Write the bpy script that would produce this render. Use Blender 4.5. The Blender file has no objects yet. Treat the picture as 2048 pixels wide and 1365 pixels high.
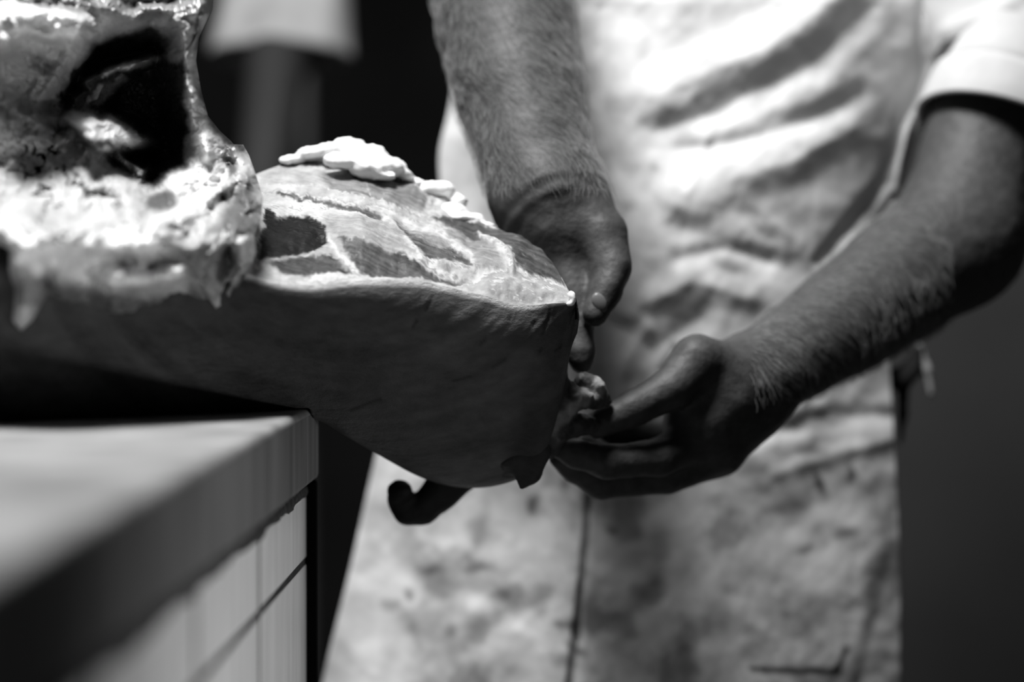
import bpy, math, random
import numpy as np
from mathutils import Vector
random.seed(7); rng = np.random.default_rng(7)
S = bpy.context.scene
COL = S.collection
# ------------------------------------------------------------------ camera, world, light, exposure
F_PX = 4860.0; TILT = math.radians(1.04); CAM = np.array([0.0, 0.0, 0.983])
cam_d = bpy.data.cameras.new('camera'); cam = bpy.data.objects.new('camera', cam_d); COL.objects.link(cam)
cam.location = CAM; cam.rotation_euler = (math.pi/2 - TILT, 0, 0)
cam_d.sensor_width = 36; cam_d.lens = F_PX/2048*36
cam_d.dof.use_dof = True; cam_d.dof.focus_distance = 1.79; cam_d.dof.aperture_fstop = 2.1
cam_d.clip_start = 0.05
S.camera = cam
w = bpy.data.worlds.new('room_air'); S.world = w; w.use_nodes = True
w.node_tree.nodes['Background'].inputs[0].default_value = (1, 1, 1, 1)
w.node_tree.nodes['Background'].inputs[1].default_value = 0.006
def area(name, loc, target, size, power, sy=None):
    l = bpy.data.lights.new(name, 'AREA'); l.energy = power; l.size = size
    l.shape = 'RECTANGLE'; l.size_y = sy or size
    o = bpy.data.objects.new(name, l); COL.objects.link(o); o.location = loc
    o.rotation_euler = (Vector(target)-Vector(loc)).to_track_quat('-Z', 'Y').to_euler(); return o
area('ceiling_lamp', (-0.42, 1.46, 2.75), (0.05, 2.0, 0.95), 0.55, 80, 0.55)
wl = area('tile_fill', (1.25, 0.75, 0.45), (-.2, 1.40, 0.62), 0.10, .85, 0.10); wl.data.spread = math.radians(42)  # unseen fill light added to brighten the tiles, beam kept off the arms
vs = S.view_settings; vs.view_transform = 'Standard'; vs.look = 'None'; vs.gamma = 1; vs.use_curve_mapping = False
vs.exposure = 0.0
# ------------------------------------------------------------------ helpers
def P(px, py, d):
    """point seen at photo pixel (px,py), d metres in front of the camera (arrays allowed)"""
    px = np.asarray(px, float); py = np.asarray(py, float); d = np.asarray(d, float)
    a = (px-1024)/F_PX; b = (682.5-py)/F_PX
    x = CAM[0] + d*a
    y = CAM[1] + d*(math.cos(TILT) + b*math.sin(TILT))
    z = CAM[2] + d*(-math.sin(TILT) + b*math.cos(TILT))
    return np.stack(np.broadcast_arrays(x, y, z), -1)
def unP(p):
    v = p-CAM
    d = v[..., 1]*math.cos(TILT) - v[..., 2]*math.sin(TILT)
    u = v[..., 1]*math.sin(TILT) + v[..., 2]*math.cos(TILT)
    return 1024+v[..., 0]/d*F_PX, 682.5-u/d*F_PX, d
def _h(ix, iy, iz, s):
    n = (ix*374761393 + iy*668265263 + iz*2147483647 + s*1274126177) & 0xffffffff
    n = ((n ^ (n >> 13))*1274126177) & 0xffffffff
    return ((n ^ (n >> 16)) & 0xffffff)/float(0xffffff)
def vnoise(p, s=0):
    f = np.floor(p); i = f.astype(np.int64); t = p-f; t = t*t*(3-2*t)
    r = 0
    for dx in (0, 1):
        wx = t[..., 0] if dx else 1-t[..., 0]
        for dy in (0, 1):
            wy = t[..., 1] if dy else 1-t[..., 1]
            for dz in (0, 1):
                wz = t[..., 2] if dz else 1-t[..., 2]
                r = r + wx*wy*wz*_h(i[..., 0]+dx, i[..., 1]+dy, i[..., 2]+dz, s)
    return r*2-1
def fbm(p, sc, o=4, s=0, rough=.5):
    p = np.asarray(p)*np.asarray(sc, float); r = 0; a = 1; t = 0
    for k in range(o):
        r = r + a*vnoise(p, s+k*17); t += a; a *= rough; p = p*2.03+13.7
    return r/t
def n2(x, y, sc, o=4, s=0, sy=None):
    return fbm(np.stack([np.asarray(x, float)*sc, np.asarray(y, float)*(sy or sc), np.zeros_like(np.asarray(x, float))], -1), 1, o, s)
def sst(a, b, x):
    t = np.clip((x-a)/(b-a), 0, 1); return t*t*(3-2*t)
def seg_d(x, y, pts, closed=False, prog=False):
    n = len(pts); best = None; bt = None
    rngk = range(n if closed else n-1)
    for k in rngk:
        ax, ay = pts[k]; bx, by = pts[(k+1) % n]; vx, vy = bx-ax, by-ay
        L = vx*vx+vy*vy+1e-9
        t = np.clip(((x-ax)*vx+(y-ay)*vy)/L, 0, 1)
        d = np.hypot(x-ax-t*vx, y-ay-t*vy)
        if best is None: best = d; bt = (k+t)/max(1, n-1)
        else:
            m = d < best; bt = np.where(m, (k+t)/max(1, n-1), bt); best = np.minimum(best, d)
    return (best, bt) if prog else best
def inside(x, y, pts):
    r = np.zeros(x.shape, bool); n = len(pts)
    for k in range(n):
        ax, ay = pts[k]; bx, by = pts[(k+1) % n]
        if ay == by: continue
        c = ((ay > y) != (by > y)) & (x < (bx-ax)*(y-ay)/(by-ay)+ax)
        r ^= c
    return r
def mask(x, y, op):
    k = op[0]
    if k == 'poly':
        sd = seg_d(x, y, op[1], True); sd = np.where(inside(x, y, op[1]), -sd, sd); return 1-sst(-op[3], op[3], sd)
    if k == 'line':            # pts, width, value, soft
        d, t = seg_d(x, y, op[1], False, True)
        w_ = op[2]
        if isinstance(w_, tuple): w_ = w_[0]+(w_[1]-w_[0])*t
        return 1-sst(w_-op[4], w_+op[4], d)
    if k == 'ell':             # cx,cy,rx,ry,rot,val,soft(relative)
        _, cx, cy, rx, ry, rot, v, s = op; c, q = math.cos(math.radians(rot)), math.sin(math.radians(rot))
        u = ((x-cx)*c+(y-cy)*q)/rx; w_ = (-(x-cx)*q+(y-cy)*c)/ry
        return 1-sst(1-s, 1+s, np.hypot(u, w_))
def val(op): return {'poly': 2, 'line': 3, 'ell': 6}[op[0]]
def paint(x, y, base, ops, wob=0, ws=.02, seed=3):
    if wob: x, y = x+wob*n2(x, y, ws, 4, seed), y+wob*n2(x, y, ws, 4, seed+9)
    r = np.zeros(x.shape)+base
    for op in ops:
        m = mask(x, y, op); r = r*(1-m)+op[val(op)]*m
    return r
def relief(x, y, ops, wob=0, ws=.02, seed=3):
    if wob: x, y = x+wob*n2(x, y, ws, 4, seed), y+wob*n2(x, y, ws, 4, seed+9)
    r = np.zeros(x.shape)
    for op in ops: r = r+mask(x, y, op)*op[val(op)]
    return r
# ------------------------------------------------------------------ materials
MATS = {}
def mat(name, base=.5, rough=.6, spec=.4, noise=None, bump=None, attr=False, sss=0, scale=(1, 1, 1), metal=0, coat=0, bump2=None):
    """grey procedural material; noise=(scale, amount, detail) varies the albedo, bump=(scale, strength, distance)"""
    m = bpy.data.materials.new(name); m.use_nodes = True; nt = m.node_tree; N = nt.nodes; L = nt.links
    b = N['Principled BSDF']; b.inputs['Roughness'].default_value = rough
    b.inputs['Specular IOR Level'].default_value = spec; b.inputs['Metallic'].default_value = metal
    b.inputs['Coat Weight'].default_value = coat; b.inputs['Coat Roughness'].default_value = .15
    if sss:
        b.inputs['Subsurface Weight'].default_value = sss; b.inputs['Subsurface Radius'].default_value = (1, 1, 1)
        b.inputs['Subsurface Scale'].default_value = .006
    tc = N.new('ShaderNodeTexCoord'); mp = N.new('ShaderNodeMapping'); mp.inputs['Scale'].default_value = scale
    L.new(tc.outputs['Object'], mp.inputs['Vector'])
    if attr:
        src = N.new('ShaderNodeAttribute'); src.attribute_name = 'albedo'; out = src.outputs['Color']
    else:
        src = N.new('ShaderNodeRGB'); src.outputs[0].default_value = (base, base, base, 1); out = src.outputs[0]
    if noise:
        nz = N.new('ShaderNodeTexNoise'); nz.inputs['Scale'].default_value = noise[0]; nz.inputs['Detail'].default_value = noise[2]
        L.new(mp.outputs[0], nz.inputs['Vector'])
        mr = N.new('ShaderNodeMapRange'); mr.inputs[1].default_value = .3; mr.inputs[2].default_value = .7
        mr.inputs[3].default_value = 1-noise[1]; mr.inputs[4].default_value = 1+noise[1]*.5
        L.new(nz.outputs['Fac'], mr.inputs[0])
        mx = N.new('ShaderNodeVectorMath'); mx.operation = 'SCALE'
        L.new(out, mx.inputs[0]); L.new(mr.outputs[0], mx.inputs['Scale']); out = mx.outputs[0]
    L.new(out, b.inputs['Base Color'])
    prev = None
    for bp in (bump, bump2):
        if not bp: continue
        nb = N.new('ShaderNodeTexNoise'); nb.inputs['Scale'].default_value = bp[0]; nb.inputs['Detail'].default_value = 6
        L.new(mp.outputs[0], nb.inputs['Vector'])
        bn = N.new('ShaderNodeBump'); bn.inputs['Strength'].default_value = bp[1]; bn.inputs['Distance'].default_value = bp[2]
        L.new(nb.outputs['Fac'], bn.inputs['Height'])
        if prev: L.new(prev, bn.inputs['Normal'])
        prev = bn.outputs[0]
    if prev: L.new(prev, b.inputs['Normal'])
    MATS[name] = m; return m
mat('pork_skin', rough=.6, spec=.25, attr=True, noise=(60, .25, 6), bump=(140, .6, .0025), bump2=(700, .6, .001), scale=(1, 1, 2.2))
mat('raw_cut', rough=.45, spec=.18, attr=True, noise=(90, .22, 8), bump=(260, .5, .0015), sss=.1)
mat('white_fat', .88, rough=.45, spec=.4, noise=(70, .08, 4), bump=(180, .3, .001), sss=.3)
mat('wet_carcass', rough=.38, spec=.5, attr=True, noise=(70, .2, 8), bump=(150, .6, .002), sss=.1, coat=.25)
mat('deep_skin', .03, rough=.6, noise=(60, .2, 4))
mat('human_skin', .060, rough=.55, spec=.3, noise=(120, .28, 8), bump=(220, .45, .0015), bump2=(900, .3, .0005))
mat('nail', .15, rough=.35, noise=(60, .1, 2))
mat('hair_strand', .28, rough=.5)
mat('head_hair', .02, rough=.6, noise=(300, .3, 4), bump=(300, .6, .002))
mat('eye', .6, rough=.2)
mat('apron_cloth', rough=.85, spec=.15, attr=True, noise=(45, .12, 6), bump=(700, .25, .0006))
mat('shirt_cloth', .5, rough=.85, spec=.15, noise=(40, .08, 4), bump=(60, .3, .002))
mat('dark_cloth', .02, rough=.9, spec=.1, noise=(30, .3, 4))
mat('grey_cloth', .5, rough=.9, spec=.1, noise=(14, .35, 4))
mat('marble_top', .34, rough=.4, spec=.3, noise=(14, .45, 8), bump=(40, .15, .001))
mat('marble_edge', .19, rough=.8, spec=.1, noise=(34, .6, 6), bump=(40, .3, .001), scale=(1, 1, .12))
mat('glazed_tile', .8, rough=.35, spec=.3, noise=(50, .22, 8), scale=(1, 1, .15))
mat('grout', .07, rough=.95, spec=.1, noise=(120, .5, 4), bump=(200, .6, .003))
mat('dark_trim', .004, rough=1, spec=0)
mat('dark_wall', .03, rough=.9, spec=.1, noise=(3, .3, 4))
mat('right_wall', .07, rough=.9, spec=.1, noise=(3, .2, 4))
mat('dark_floor', .03, rough=.7, noise=(6, .3, 4))
mat('pipe_metal', .10, rough=.5)
# ------------------------------------------------------------------ mesh / object helpers
def link(o): COL.objects.link(o); return o
def thing(name, label, cat, loc, group=None):
    o = link(bpy.data.objects.new(name, None)); o.location = loc; o.empty_display_size = .05
    o['label'] = label; o['category'] = cat
    if group: o['group'] = group
    return o
def mesh_obj(name, V, Fs, m, parent=None, alb=None, smooth=True):
    me = bpy.data.meshes.new(name); V = np.asarray(V, float)
    off = np.array(parent_world(parent)) if parent else np.zeros(3)
    me.from_pydata((V-off).tolist(), [], Fs.tolist() if isinstance(Fs, np.ndarray) else Fs)
    me.update()
    if alb is not None:
        a = me.attributes.new('albedo', 'FLOAT_COLOR', 'POINT')
        c = np.ones((len(V), 4)); c[:, :3] = np.clip(alb, .003, .95)[:, None]; a.data.foreach_set('color', c.ravel())
    if smooth: me.shade_smooth()
    me.materials.append(MATS[m]); o = link(bpy.data.objects.new(name, me))
    if parent: o.parent = parent
    return o
def parent_world(p):
    l = np.zeros(3)
    while p is not None: l = l+np.array(p.location); p = p.parent
    return l
def grid_faces(nu, nv, wrap=False, flip=False):
    i, j = np.meshgrid(np.arange(nu-1), np.arange(nv if wrap else nv-1), indexing='ij')
    a = i*nv+j; b = (i+1)*nv+j; c = (i+1)*nv+(j+1) % nv; d = i*nv+(j+1) % nv
    f = np.stack([a, b, c, d], -1).reshape(-1, 4)
    return f[:, ::-1] if flip else f
def thick_sheet(name, G, m, parent, alb, t):
    """grid surface (nu,nv,3) closed with a second layer t behind it (t: scalar or grid), along +Y"""
    nu, nv = G.shape[:2]; B = G.copy(); tt = np.zeros((nu, nv))+t
    B[..., 1] += tt
    V = np.concatenate([G.reshape(-1, 3), B.reshape(-1, 3)]); n = nu*nv
    f1 = grid_faces(nu, nv); f2 = grid_faces(nu, nv, flip=True)+n
    idx = np.arange(n).reshape(nu, nv)
    loop = np.concatenate([idx[0, :-1], idx[:-1, -1], idx[-1, :0:-1], idx[:0:-1, 0]])
    nx = np.roll(loop, -1); f3 = np.stack([loop, nx, nx+n, loop+n], -1)
    return mesh_obj(name, V, np.concatenate([f1, f2, f3]), m, parent, np.concatenate([alb.ravel()]*2) if alb is not None else None)
def cr(xs, ys, x):
    """smooth (monotone-ish cubic) interpolation of ys over xs"""
    xs = np.asarray(xs, float); ys = np.asarray(ys, float); x = np.clip(x, xs[0], xs[-1])
    m = np.gradient(ys, xs); k = np.clip(np.searchsorted(xs, x)-1, 0, len(xs)-2)
    h = xs[k+1]-xs[k]; t = (x-xs[k])/h
    return (2*t**3-3*t**2+1)*ys[k]+(t**3-2*t**2+t)*h*m[k]+(-2*t**3+3*t**2)*ys[k+1]+(t**3-t**2)*h*m[k+1]
# signed-distance modelling: smooth union of tapered capsules and ellipsoids, one continuous skin
class SDF:
    def __init__(s, voxel): s.v = voxel; s.pr = []
    def cap(s, a, b, ra, rb, k=.01, flat=None): s.pr.append(('c', np.array(a, float), np.array(b, float), ra, rb, k)); return s
    def ell(s, c, r, k=.01, R=None): s.pr.append(('e', np.array(c, float), np.array(r, float), R, None, k)); return s
    def chain(s, pts, k=.006):
        """pts: (px,py,depth,radius in photo px at that depth)"""
        q = [(P(a, b, d), r*d/F_PX) for a, b, d, r in pts]
        for i in range(len(q)-1): s.cap(q[i][0], q[i+1][0], q[i][1], q[i+1][1], k if i == 0 else .004)
        return s
    def cut(s, c, r, k=.005, R=None): s.pr.append(('x', np.array(c, float), np.array(r, float), R, None, k)); return s
    def build(s, disp=None):
        lo = np.full(3, 1e9); hi = -lo
        for p in s.pr:
            if p[0] == 'c': r = max(p[3], p[4]); lo = np.minimum(lo, np.minimum(p[1], p[2])-r); hi = np.maximum(hi, np.maximum(p[1], p[2])+r)
            elif p[0] == 'e': r = p[2].max(); lo = np.minimum(lo, p[1]-r); hi = np.maximum(hi, p[1]+r)
        lo = lo-4*s.v-.01; n = np.ceil((hi-lo+4*s.v+.01)/s.v).astype(int)
        G = np.full(n, .06, np.float32)
        for p in s.pr:
            if p[0] == 'c': r = max(p[3], p[4]); a = np.minimum(p[1], p[2])-r; b = np.maximum(p[1], p[2])+r
            else: r = p[2].max(); a = p[1]-r; b = p[1]+r
            mg = p[5]+4*s.v
            i0 = np.maximum(((a-mg-lo)/s.v).astype(int), 0); i1 = np.minimum(((b+mg-lo)/s.v).astype(int)+1, n)
            ax = [lo[k]+np.arange(i0[k], i1[k])*s.v for k in range(3)]
            X = np.stack(np.meshgrid(*ax, indexing='ij'), -1)
            if p[0] == 'c':
                ab = p[2]-p[1]; t = np.clip(((X-p[1])@ab)/(ab@ab+1e-12), 0, 1)
                D = np.linalg.norm(X-p[1]-t[..., None]*ab, axis=-1)-(p[3]+(p[4]-p[3])*t)
            else:
                Y = X-p[1]
                if p[3] is not None: Y = Y@p[3]
                q = Y/p[2]; k0 = np.linalg.norm(q, axis=-1); k1 = np.linalg.norm(q/p[2], axis=-1)+1e-9
                D = k0*(k0-1)/k1
            sl = tuple(slice(i0[k], i1[k]) for k in range(3)); g = G[sl]; k = p[5]
            if p[0] == 'x':
                D = -D; h = np.maximum(k-np.abs(g-D), 0)/k; G[sl] = np.maximum(g, D)+h*h*k/4
            else:
                h = np.maximum(k-np.abs(g-D), 0)/k; G[sl] = np.minimum(g, D)-h*h*k/4
        ins = G < 0
        c = np.zeros(np.array(G.shape)-1, np.int8)
        for dx in (0, 1):
            for dy in (0, 1):
                for dz in (0, 1):
                    c += ins[dx:G.shape[0]-1+dx, dy:G.shape[1]-1+dy, dz:G.shape[2]-1+dz]
        act = (c > 0) & (c < 8); ci = np.argwhere(act)
        idx = np.full(act.shape, -1, np.int32); idx[act] = np.arange(len(ci))
        acc = np.zeros((len(ci), 3)); cnt = np.zeros(len(ci))
        cor = [(dx, dy, dz) for dx in (0, 1) for dy in (0, 1) for dz in (0, 1)]
        for e in range(3):
            for q in cor:
                if q[e]: continue
                q2 = list(q); q2[e] = 1
                va = G[ci[:, 0]+q[0], ci[:, 1]+q[1], ci[:, 2]+q[2]]; vb = G[ci[:, 0]+q2[0], ci[:, 1]+q2[1], ci[:, 2]+q2[2]]
                m = (va < 0) != (vb < 0); t = np.where(m, va/(va-vb+1e-12), 0)
                pp = np.tile(np.array(q, float), (len(ci), 1)); pp[:, e] = t
                acc[m] += pp[m]; cnt[m] += 1
        V = lo+(ci+acc/cnt[:, None])*s.v
        F = []
        for e in range(3):
            a1, a2 = [(1, 2), (2, 0), (0, 1)][e]
            sl0 = [slice(None)]*3; sl1 = [slice(None)]*3; sl0[e] = slice(0, -1); sl1[e] = slice(1, None)
            ch = ins[tuple(sl0)] != ins[tuple(sl1)]
            k = np.argwhere(ch); k = k[(k[:, a1] > 0) & (k[:, a2] > 0) & (k[:, a1] < act.shape[a1]) & (k[:, a2] < act.shape[a2])]
            st = ins[tuple(sl0)][k[:, 0], k[:, 1], k[:, 2]]
            def at(o1, o2):
                q = k.copy(); q[:, a1] -= o1; q[:, a2] -= o2; return idx[q[:, 0], q[:, 1], q[:, 2]]
            f = np.stack([at(1, 1), at(0, 1), at(0, 0), at(1, 0)], -1)
            f[~st] = f[~st][:, ::-1]; F.append(f)
        F = np.concatenate(F); F = F[(F >= 0).all(1)]
        # light smoothing
        E = np.concatenate([F[:, [0, 1]], F[:, [1, 2]], F[:, [2, 3]], F[:, [3, 0]]])
        for _ in range(3):
            A = np.zeros_like(V); C = np.zeros(len(V))
            np.add.at(A, E[:, 0], V[E[:, 1]]); np.add.at(C, E[:, 0], 1)
            V = V*.5+.5*A/np.maximum(C, 1)[:, None]
        if disp is not None:
            fn = np.cross(V[F[:, 2]]-V[F[:, 0]], V[F[:, 3]]-V[F[:, 1]]); Nn = np.zeros_like(V)
            for j in range(4): np.add.at(Nn, F[:, j], fn)
            Nn /= np.linalg.norm(Nn, axis=1)[:, None]+1e-12
            V = V+Nn*disp(V)[:, None]
        return V, F
    def obj(s, name, m, parent=None, disp=None, albf=None):
        V, F = s.build(disp); return mesh_obj(name, V, F, m, parent, albf(V) if albf else None)
def boxes(bs):
    V = []; F = []
    for (x0, x1, y0, y1, z0, z1) in bs:
        o = len(V); V += [(x, y, z) for x in (x0, x1) for y in (y0, y1) for z in (z0, z1)]
        F += [[o+i for i in f] for f in ((0, 1, 3, 2), (4, 6, 7, 5), (0, 4, 5, 1), (2, 3, 7, 6), (0, 2, 6, 4), (1, 5, 7, 3))]
    return V, F
def bevel(o, wd, seg=3):
    b = o.modifiers.new('bevel', 'BEVEL'); b.width = wd; b.segments = seg; b.limit_method = 'ANGLE'; return o
# ------------------------------------------------------------------ the room
def struct(name, b, m):
    V, F = boxes([b]); o = mesh_obj(name, V, F, m, smooth=False); o['kind'] = 'structure'; return o
struct('floor', (-3, 2.6, -1.2, 6.5, -.1, 0), 'dark_floor')
struct('ceiling', (-3, 2.6, -1.2, 6.5, 3.1, 3.2), 'dark_wall')
struct('wall_back', (-3, 2.6, 6.4, 6.5, 0, 3.1), 'dark_wall')
struct('wall_left', (-3.1, -3, -1.2, 6.5, 0, 3.1), 'dark_wall')
struct('wall_right', (2.6, 2.7, -1.2, 6.5, 0, 3.1), 'right_wall')
struct('wall_partition', (.40, 2.6, 3.3, 3.4, 0, 3.1), 'right_wall')
# ------------------------------------------------------------------ counter: marble worktop on a tiled base
ZT = .900; CX = float(P(638, 820, 1.88)[0]); CY = 1.885; TH = .058
def yawed(o): o.rotation_euler.z = -math.radians(.62); return o
wt = thing('worktop', 'thick pale marble worktop slab with a streaked grey edge and rounded corner', 'worktop', (CX, CY, ZT-TH))
def slab():
    # rounded plan outline, rounded arris
    out = []; R = .012
    x0, x1, y0, y1 = -1.3, 0, -1.75, 0
    for (cx, cy, a0) in ((x1-R, y1-R, 0), (x0+R, y1-R, 90), (x0+R, y0+R, 180), (x1-R, y0+R, 270)):
        for k in range(9): a = math.radians(a0+k*90/8); out.append((cx+R*math.cos(a), cy+R*math.sin(a)))
    return out
def prism(out, prof):
    V = []; F = []; n = len(out); cx = sum(p[0] for p in out)/n; cy = sum(p[1] for p in out)/n
    for ins_, z in prof:
        for x, y in out:
            V.append((x-math.copysign(ins_, x-cx), y-math.copysign(ins_, y-cy), z))
    for k in range(len(prof)-1):
        for i in range(n): j = (i+1) % n; F.append([k*n+i, k*n+j, (k+1)*n+j, (k+1)*n+i])
    F.append(list(range(n))[::-1]); F.append([(len(prof)-1)*n+i for i in range(n)])
    return V, F
r = .005
prof = [(.004, 0), (.001, .002), (0, .005)] + [(0, TH-r)]
V, F = prism(slab(), prof); V = np.array(V)+[CX, CY, ZT-TH]
e = yawed(mesh_obj('slab_edge', V, F, 'marble_edge', wt))
prof = [(0, TH-r)] + [(r*(1-math.cos(a)), TH-r+r*math.sin(a)) for a in [math.radians(q) for q in (15, 30, 45, 60, 75, 90)]]
V, F = prism(slab(), prof); V = np.array(V)+[CX, CY, ZT-TH]
t = yawed(mesh_obj('slab_top', V, F, 'marble_top', wt))
e.data.shade_flat(); t.data.shade_flat()
# base
OV = .009
base = thing('counter_base', 'counter base faced with large white glazed tiles below the worktop', 'counter', (CX-OV, CY, 0))
V, F = boxes([(-1.25, -.0006, -1.7, -.02, .0, ZT-TH-.001)]); V = np.array(V)+[CX-OV, CY, 0]
yawed(mesh_obj('core', V, F, 'grout', base, smooth=False))
bs = []; TW = .15; G = .0024
ys = [-.016, -.328]
while ys[-1] > -1.5: ys.append(ys[-1]-.289)
zs = [ZT-TH-.012, ZT-TH-.062]
while zs[-1] > 0.16: zs.append(zs[-1]-TW)
zs.append(.005)
for i in range(len(ys)-1):
    for j in range(len(zs)-1):
        GY = .007
        bs.append((-.008, 0, ys[i+1]+GY, ys[i]-(GY if i else 0), zs[j+1]+G, zs[j]-(G if j else 0)))
V, F = boxes(bs); V = np.array(V)+[CX-OV, CY, 0]
bevel(yawed(mesh_obj('tile_cladding', V, F, 'glazed_tile', base, smooth=False)), .0012, 2)
# ragged mortar bead between slab and tiles
yy = np.linspace(-.018, -1.7, 700); aa = np.linspace(0, 2*math.pi, 13)[:-1]
Y, A = np.meshgrid(yy, aa, indexing='ij')
R_ = .0052*(1+.55*n2(Y, A*0, 22, 5, 5)+.25*n2(Y*40, A, 1.5, 4, 8))
Gm = np.stack([-.004+R_*np.cos(A), Y, ZT-TH-.009+R_*1.2*np.sin(A)], -1)+[CX-OV, CY, 0]
mo = yawed(mesh_obj('mortar_joint', Gm.reshape(-1, 3), grid_faces(700, 12, True), 'grout', base)); mo['label'] = 'ragged dark mortar joint with drips'
V, F = boxes([(-.9, .006, -.0155, .010, 0, ZT-TH-.001)]); V = np.array(V)+[CX-OV, CY, 0]
bevel(yawed(mesh_obj('end_board', V, F, 'dark_trim', base, smooth=False)), .003)

# ------------------------------------------------------------------ side of pork
pork = thing('side_of_pork', 'skin-on side of pork, cut face up, overhanging the worktop end into the butcher\'s hands', 'meat', tuple(P(600, 830, 1.85)))
SX = [-260, -150, 0, 250, 450, 620, 740, 860, 960, 1040, 1090, 1120, 1140, 1150]
RIMY = [470, 480, 500, 520, 540, 572, 560, 566, 590, 611, 610, 607, 604, 602]
RIMD = [1.51, 1.52, 1.54, 1.60, 1.65, 1.69, 1.715, 1.735, 1.75, 1.765, 1.776, 1.783, 1.788, 1.79]
BOTY = [862, 860, 858, 849, 840, 831, 893, 958, 973, 955, 928, 800, 690, 640]
BOTD = [1.60, 1.605, 1.62, 1.68, 1.74, 1.80, 1.85, 1.87, 1.875, 1.87, 1.86, 1.83, 1.80, 1.795]
RDY = [470, 470, 465, 440, 372, 318, 330, 385, 440, 480, 515, 550, 585, 598]
RDD = [1.72, 1.74, 1.78, 1.85, 1.88, 1.90, 1.91, 1.91, 1.89, 1.86, 1.845, 1.825, 1.80, 1.793]
NU = 420; NS = 220; NC = 150
u = np.linspace(0, 1, NU); pxs = -260+1410*(u**.86)
pxs[-1] = 1150
rimy, rimd, boty, botd, rdy, rdd = [cr(SX, a, pxs) for a in (RIMY, RIMD, BOTY, BOTD, RDY, RDD)]
rimy = rimy+np.where(pxs > 500, 2.5*n2(pxs, pxs*0, .03, 3, 4), 0)
# keep the underside on the worktop
zb = P(pxs, boty, botd)[:, 2]
for i in range(NU):
    yb = boty[i]
    for _ in range(30): yb += (P(pxs[i], yb, botd[i])[2]-(ZT+.001))*F_PX/botd[i]*.7
    k = 1-float(sst(615, 665, pxs[i])); boty[i] = boty[i]*(1-k)+yb*k
kk = np.ones(31)/31
boty = np.convolve(np.pad(boty, 15, 'edge'), kk, 'valid')*(1-sst(900, 1000, pxs))+boty*sst(900, 1000, pxs)
def outer_ring(i):
    H = boty[i]-rimy[i]; e = 1-sst(1040, 1150, pxs[i])
    A = [(rimy[i], rimd[i]), (rimy[i]+.10*H, rimd[i]-.004*e), (rimy[i]+.3*H, rimd[i]+.004), (rimy[i]+.52*H, rimd[i]+.3*(botd[i]-rimd[i])),
         (rimy[i]+.75*H, rimd[i]+.52*(botd[i]-rimd[i])), (rimy[i]+.92*H, rimd[i]+.8*(botd[i]-rimd[i])), (boty[i], botd[i])]
    q = [P(pxs[i], a, b) for a, b in A]
    p0 = q[-1]; back = max(rdd[i]+.05*e, botd[i]+.03*e)
    q.append(np.array([p0[0]*1.03, p0[1]+(back-botd[i])*.6, p0[2]+.0005]))
    q.append(np.array([p0[0]*1.04, back, p0[2]+.035*e]))
    rr = P(pxs[i], rdy[i], rdd[i])
    q.append(np.array([rr[0], back+.01*e, (p0[2]+rr[2])/2+.01])); q.append(np.array([rr[0], rr[1]+.03*e, rr[2]-.02*e])); q.append(rr)
    return np.array(q)
Gs = np.zeros((NU, NS, 3)); Gc = np.zeros((NU, NC, 3))
tS = np.concatenate([np.linspace(0, .62, 160), np.linspace(.62, 1, NS-160+1)[1:]])
for i in range(NU):
    q = outer_ring(i); L = np.concatenate([[0], np.cumsum(np.linalg.norm(np.diff(q, axis=0), axis=1))]); L /= L[-1]
    L = L+np.arange(len(L))*1e-6; L /= L[-1]
    for k in range(3): Gs[i, :, k] = cr(L, q[:, k], tS)
    tc = np.linspace(0, 1, NC)
    a, b = P(pxs[i], rimy[i], rimd[i]), P(pxs[i], rdy[i], rdd[i])
    sag = np.sin(math.pi*tc)
    yy_ = rimy[i]+(rdy[i]-rimy[i])*tc; dd_ = rimd[i]+(rdd[i]-rimd[i])*tc**1.15
    Gc[i] = P(pxs[i]+0*tc, yy_, dd_)
# skin surface detail
X, Yq, D = unP(Gs)
fr = 1-sst(.55, .66, np.broadcast_to(tS, (NU, NS)))
edge = np.minimum(1, np.broadcast_to(tS, (NU, NS))/.03)
ra = np.hypot((X-700)*.75, Yq-470); th = np.arctan2(Yq-470, X-700)
dirn = n2(ra, th*90, .05, 4, 21, .012)+.5*n2(ra, th*90, .16, 3, 22, .03)
und = n2(X, Yq, .008, 3, 33)
Gs[..., 1] += edge*fr*(und*.006+dirn*.0013*sst(450, 900, X))*(1-sst(1100, 1150, X))
cuts = [('line', [(a, b), (a+c, b+d_)], 2.0, 1.0, 3.0) for a, b, c, d_ in
        ((1096, 640, 6, -26), (1085, 668, 7, -22), (1018, 640, 6, -8), (985, 735, 26, -16), (905, 762, 35, -8), (1080, 705, 3, -8), (1110, 702, 12, -8), (825, 655, 8, -14), (850, 620, 22, -38), (960, 690, 10, -12), (700, 820, 60, -22), (1066, 650, 4, -6))]
cm = relief(X, Yq, cuts, 2, .05)
Gs[..., 1] += cm*.0015*edge*fr
over = (Gs[..., 0] < CX) & (Gs[..., 2] < ZT+.001); Gs[..., 2] = np.where(over, ZT+.001, Gs[..., 2])
alb = .088+.026*n2(X, Yq, .01, 4, 41)+.03*dirn+.012*n2(X, Yq, .08, 4, 43)
alb = alb*(1-.5*cm)
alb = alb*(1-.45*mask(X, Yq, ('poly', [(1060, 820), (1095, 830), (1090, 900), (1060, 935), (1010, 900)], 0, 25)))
alb = alb*(.55+.65*sst(480, 1050, X))  # skin darkened towards the left, shade put into the colour
rim_f = (1-sst(0, .012, np.broadcast_to(tS, (NU, NS))))*(X > 440)
alb = alb*(1-rim_f)+.75*rim_f
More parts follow.
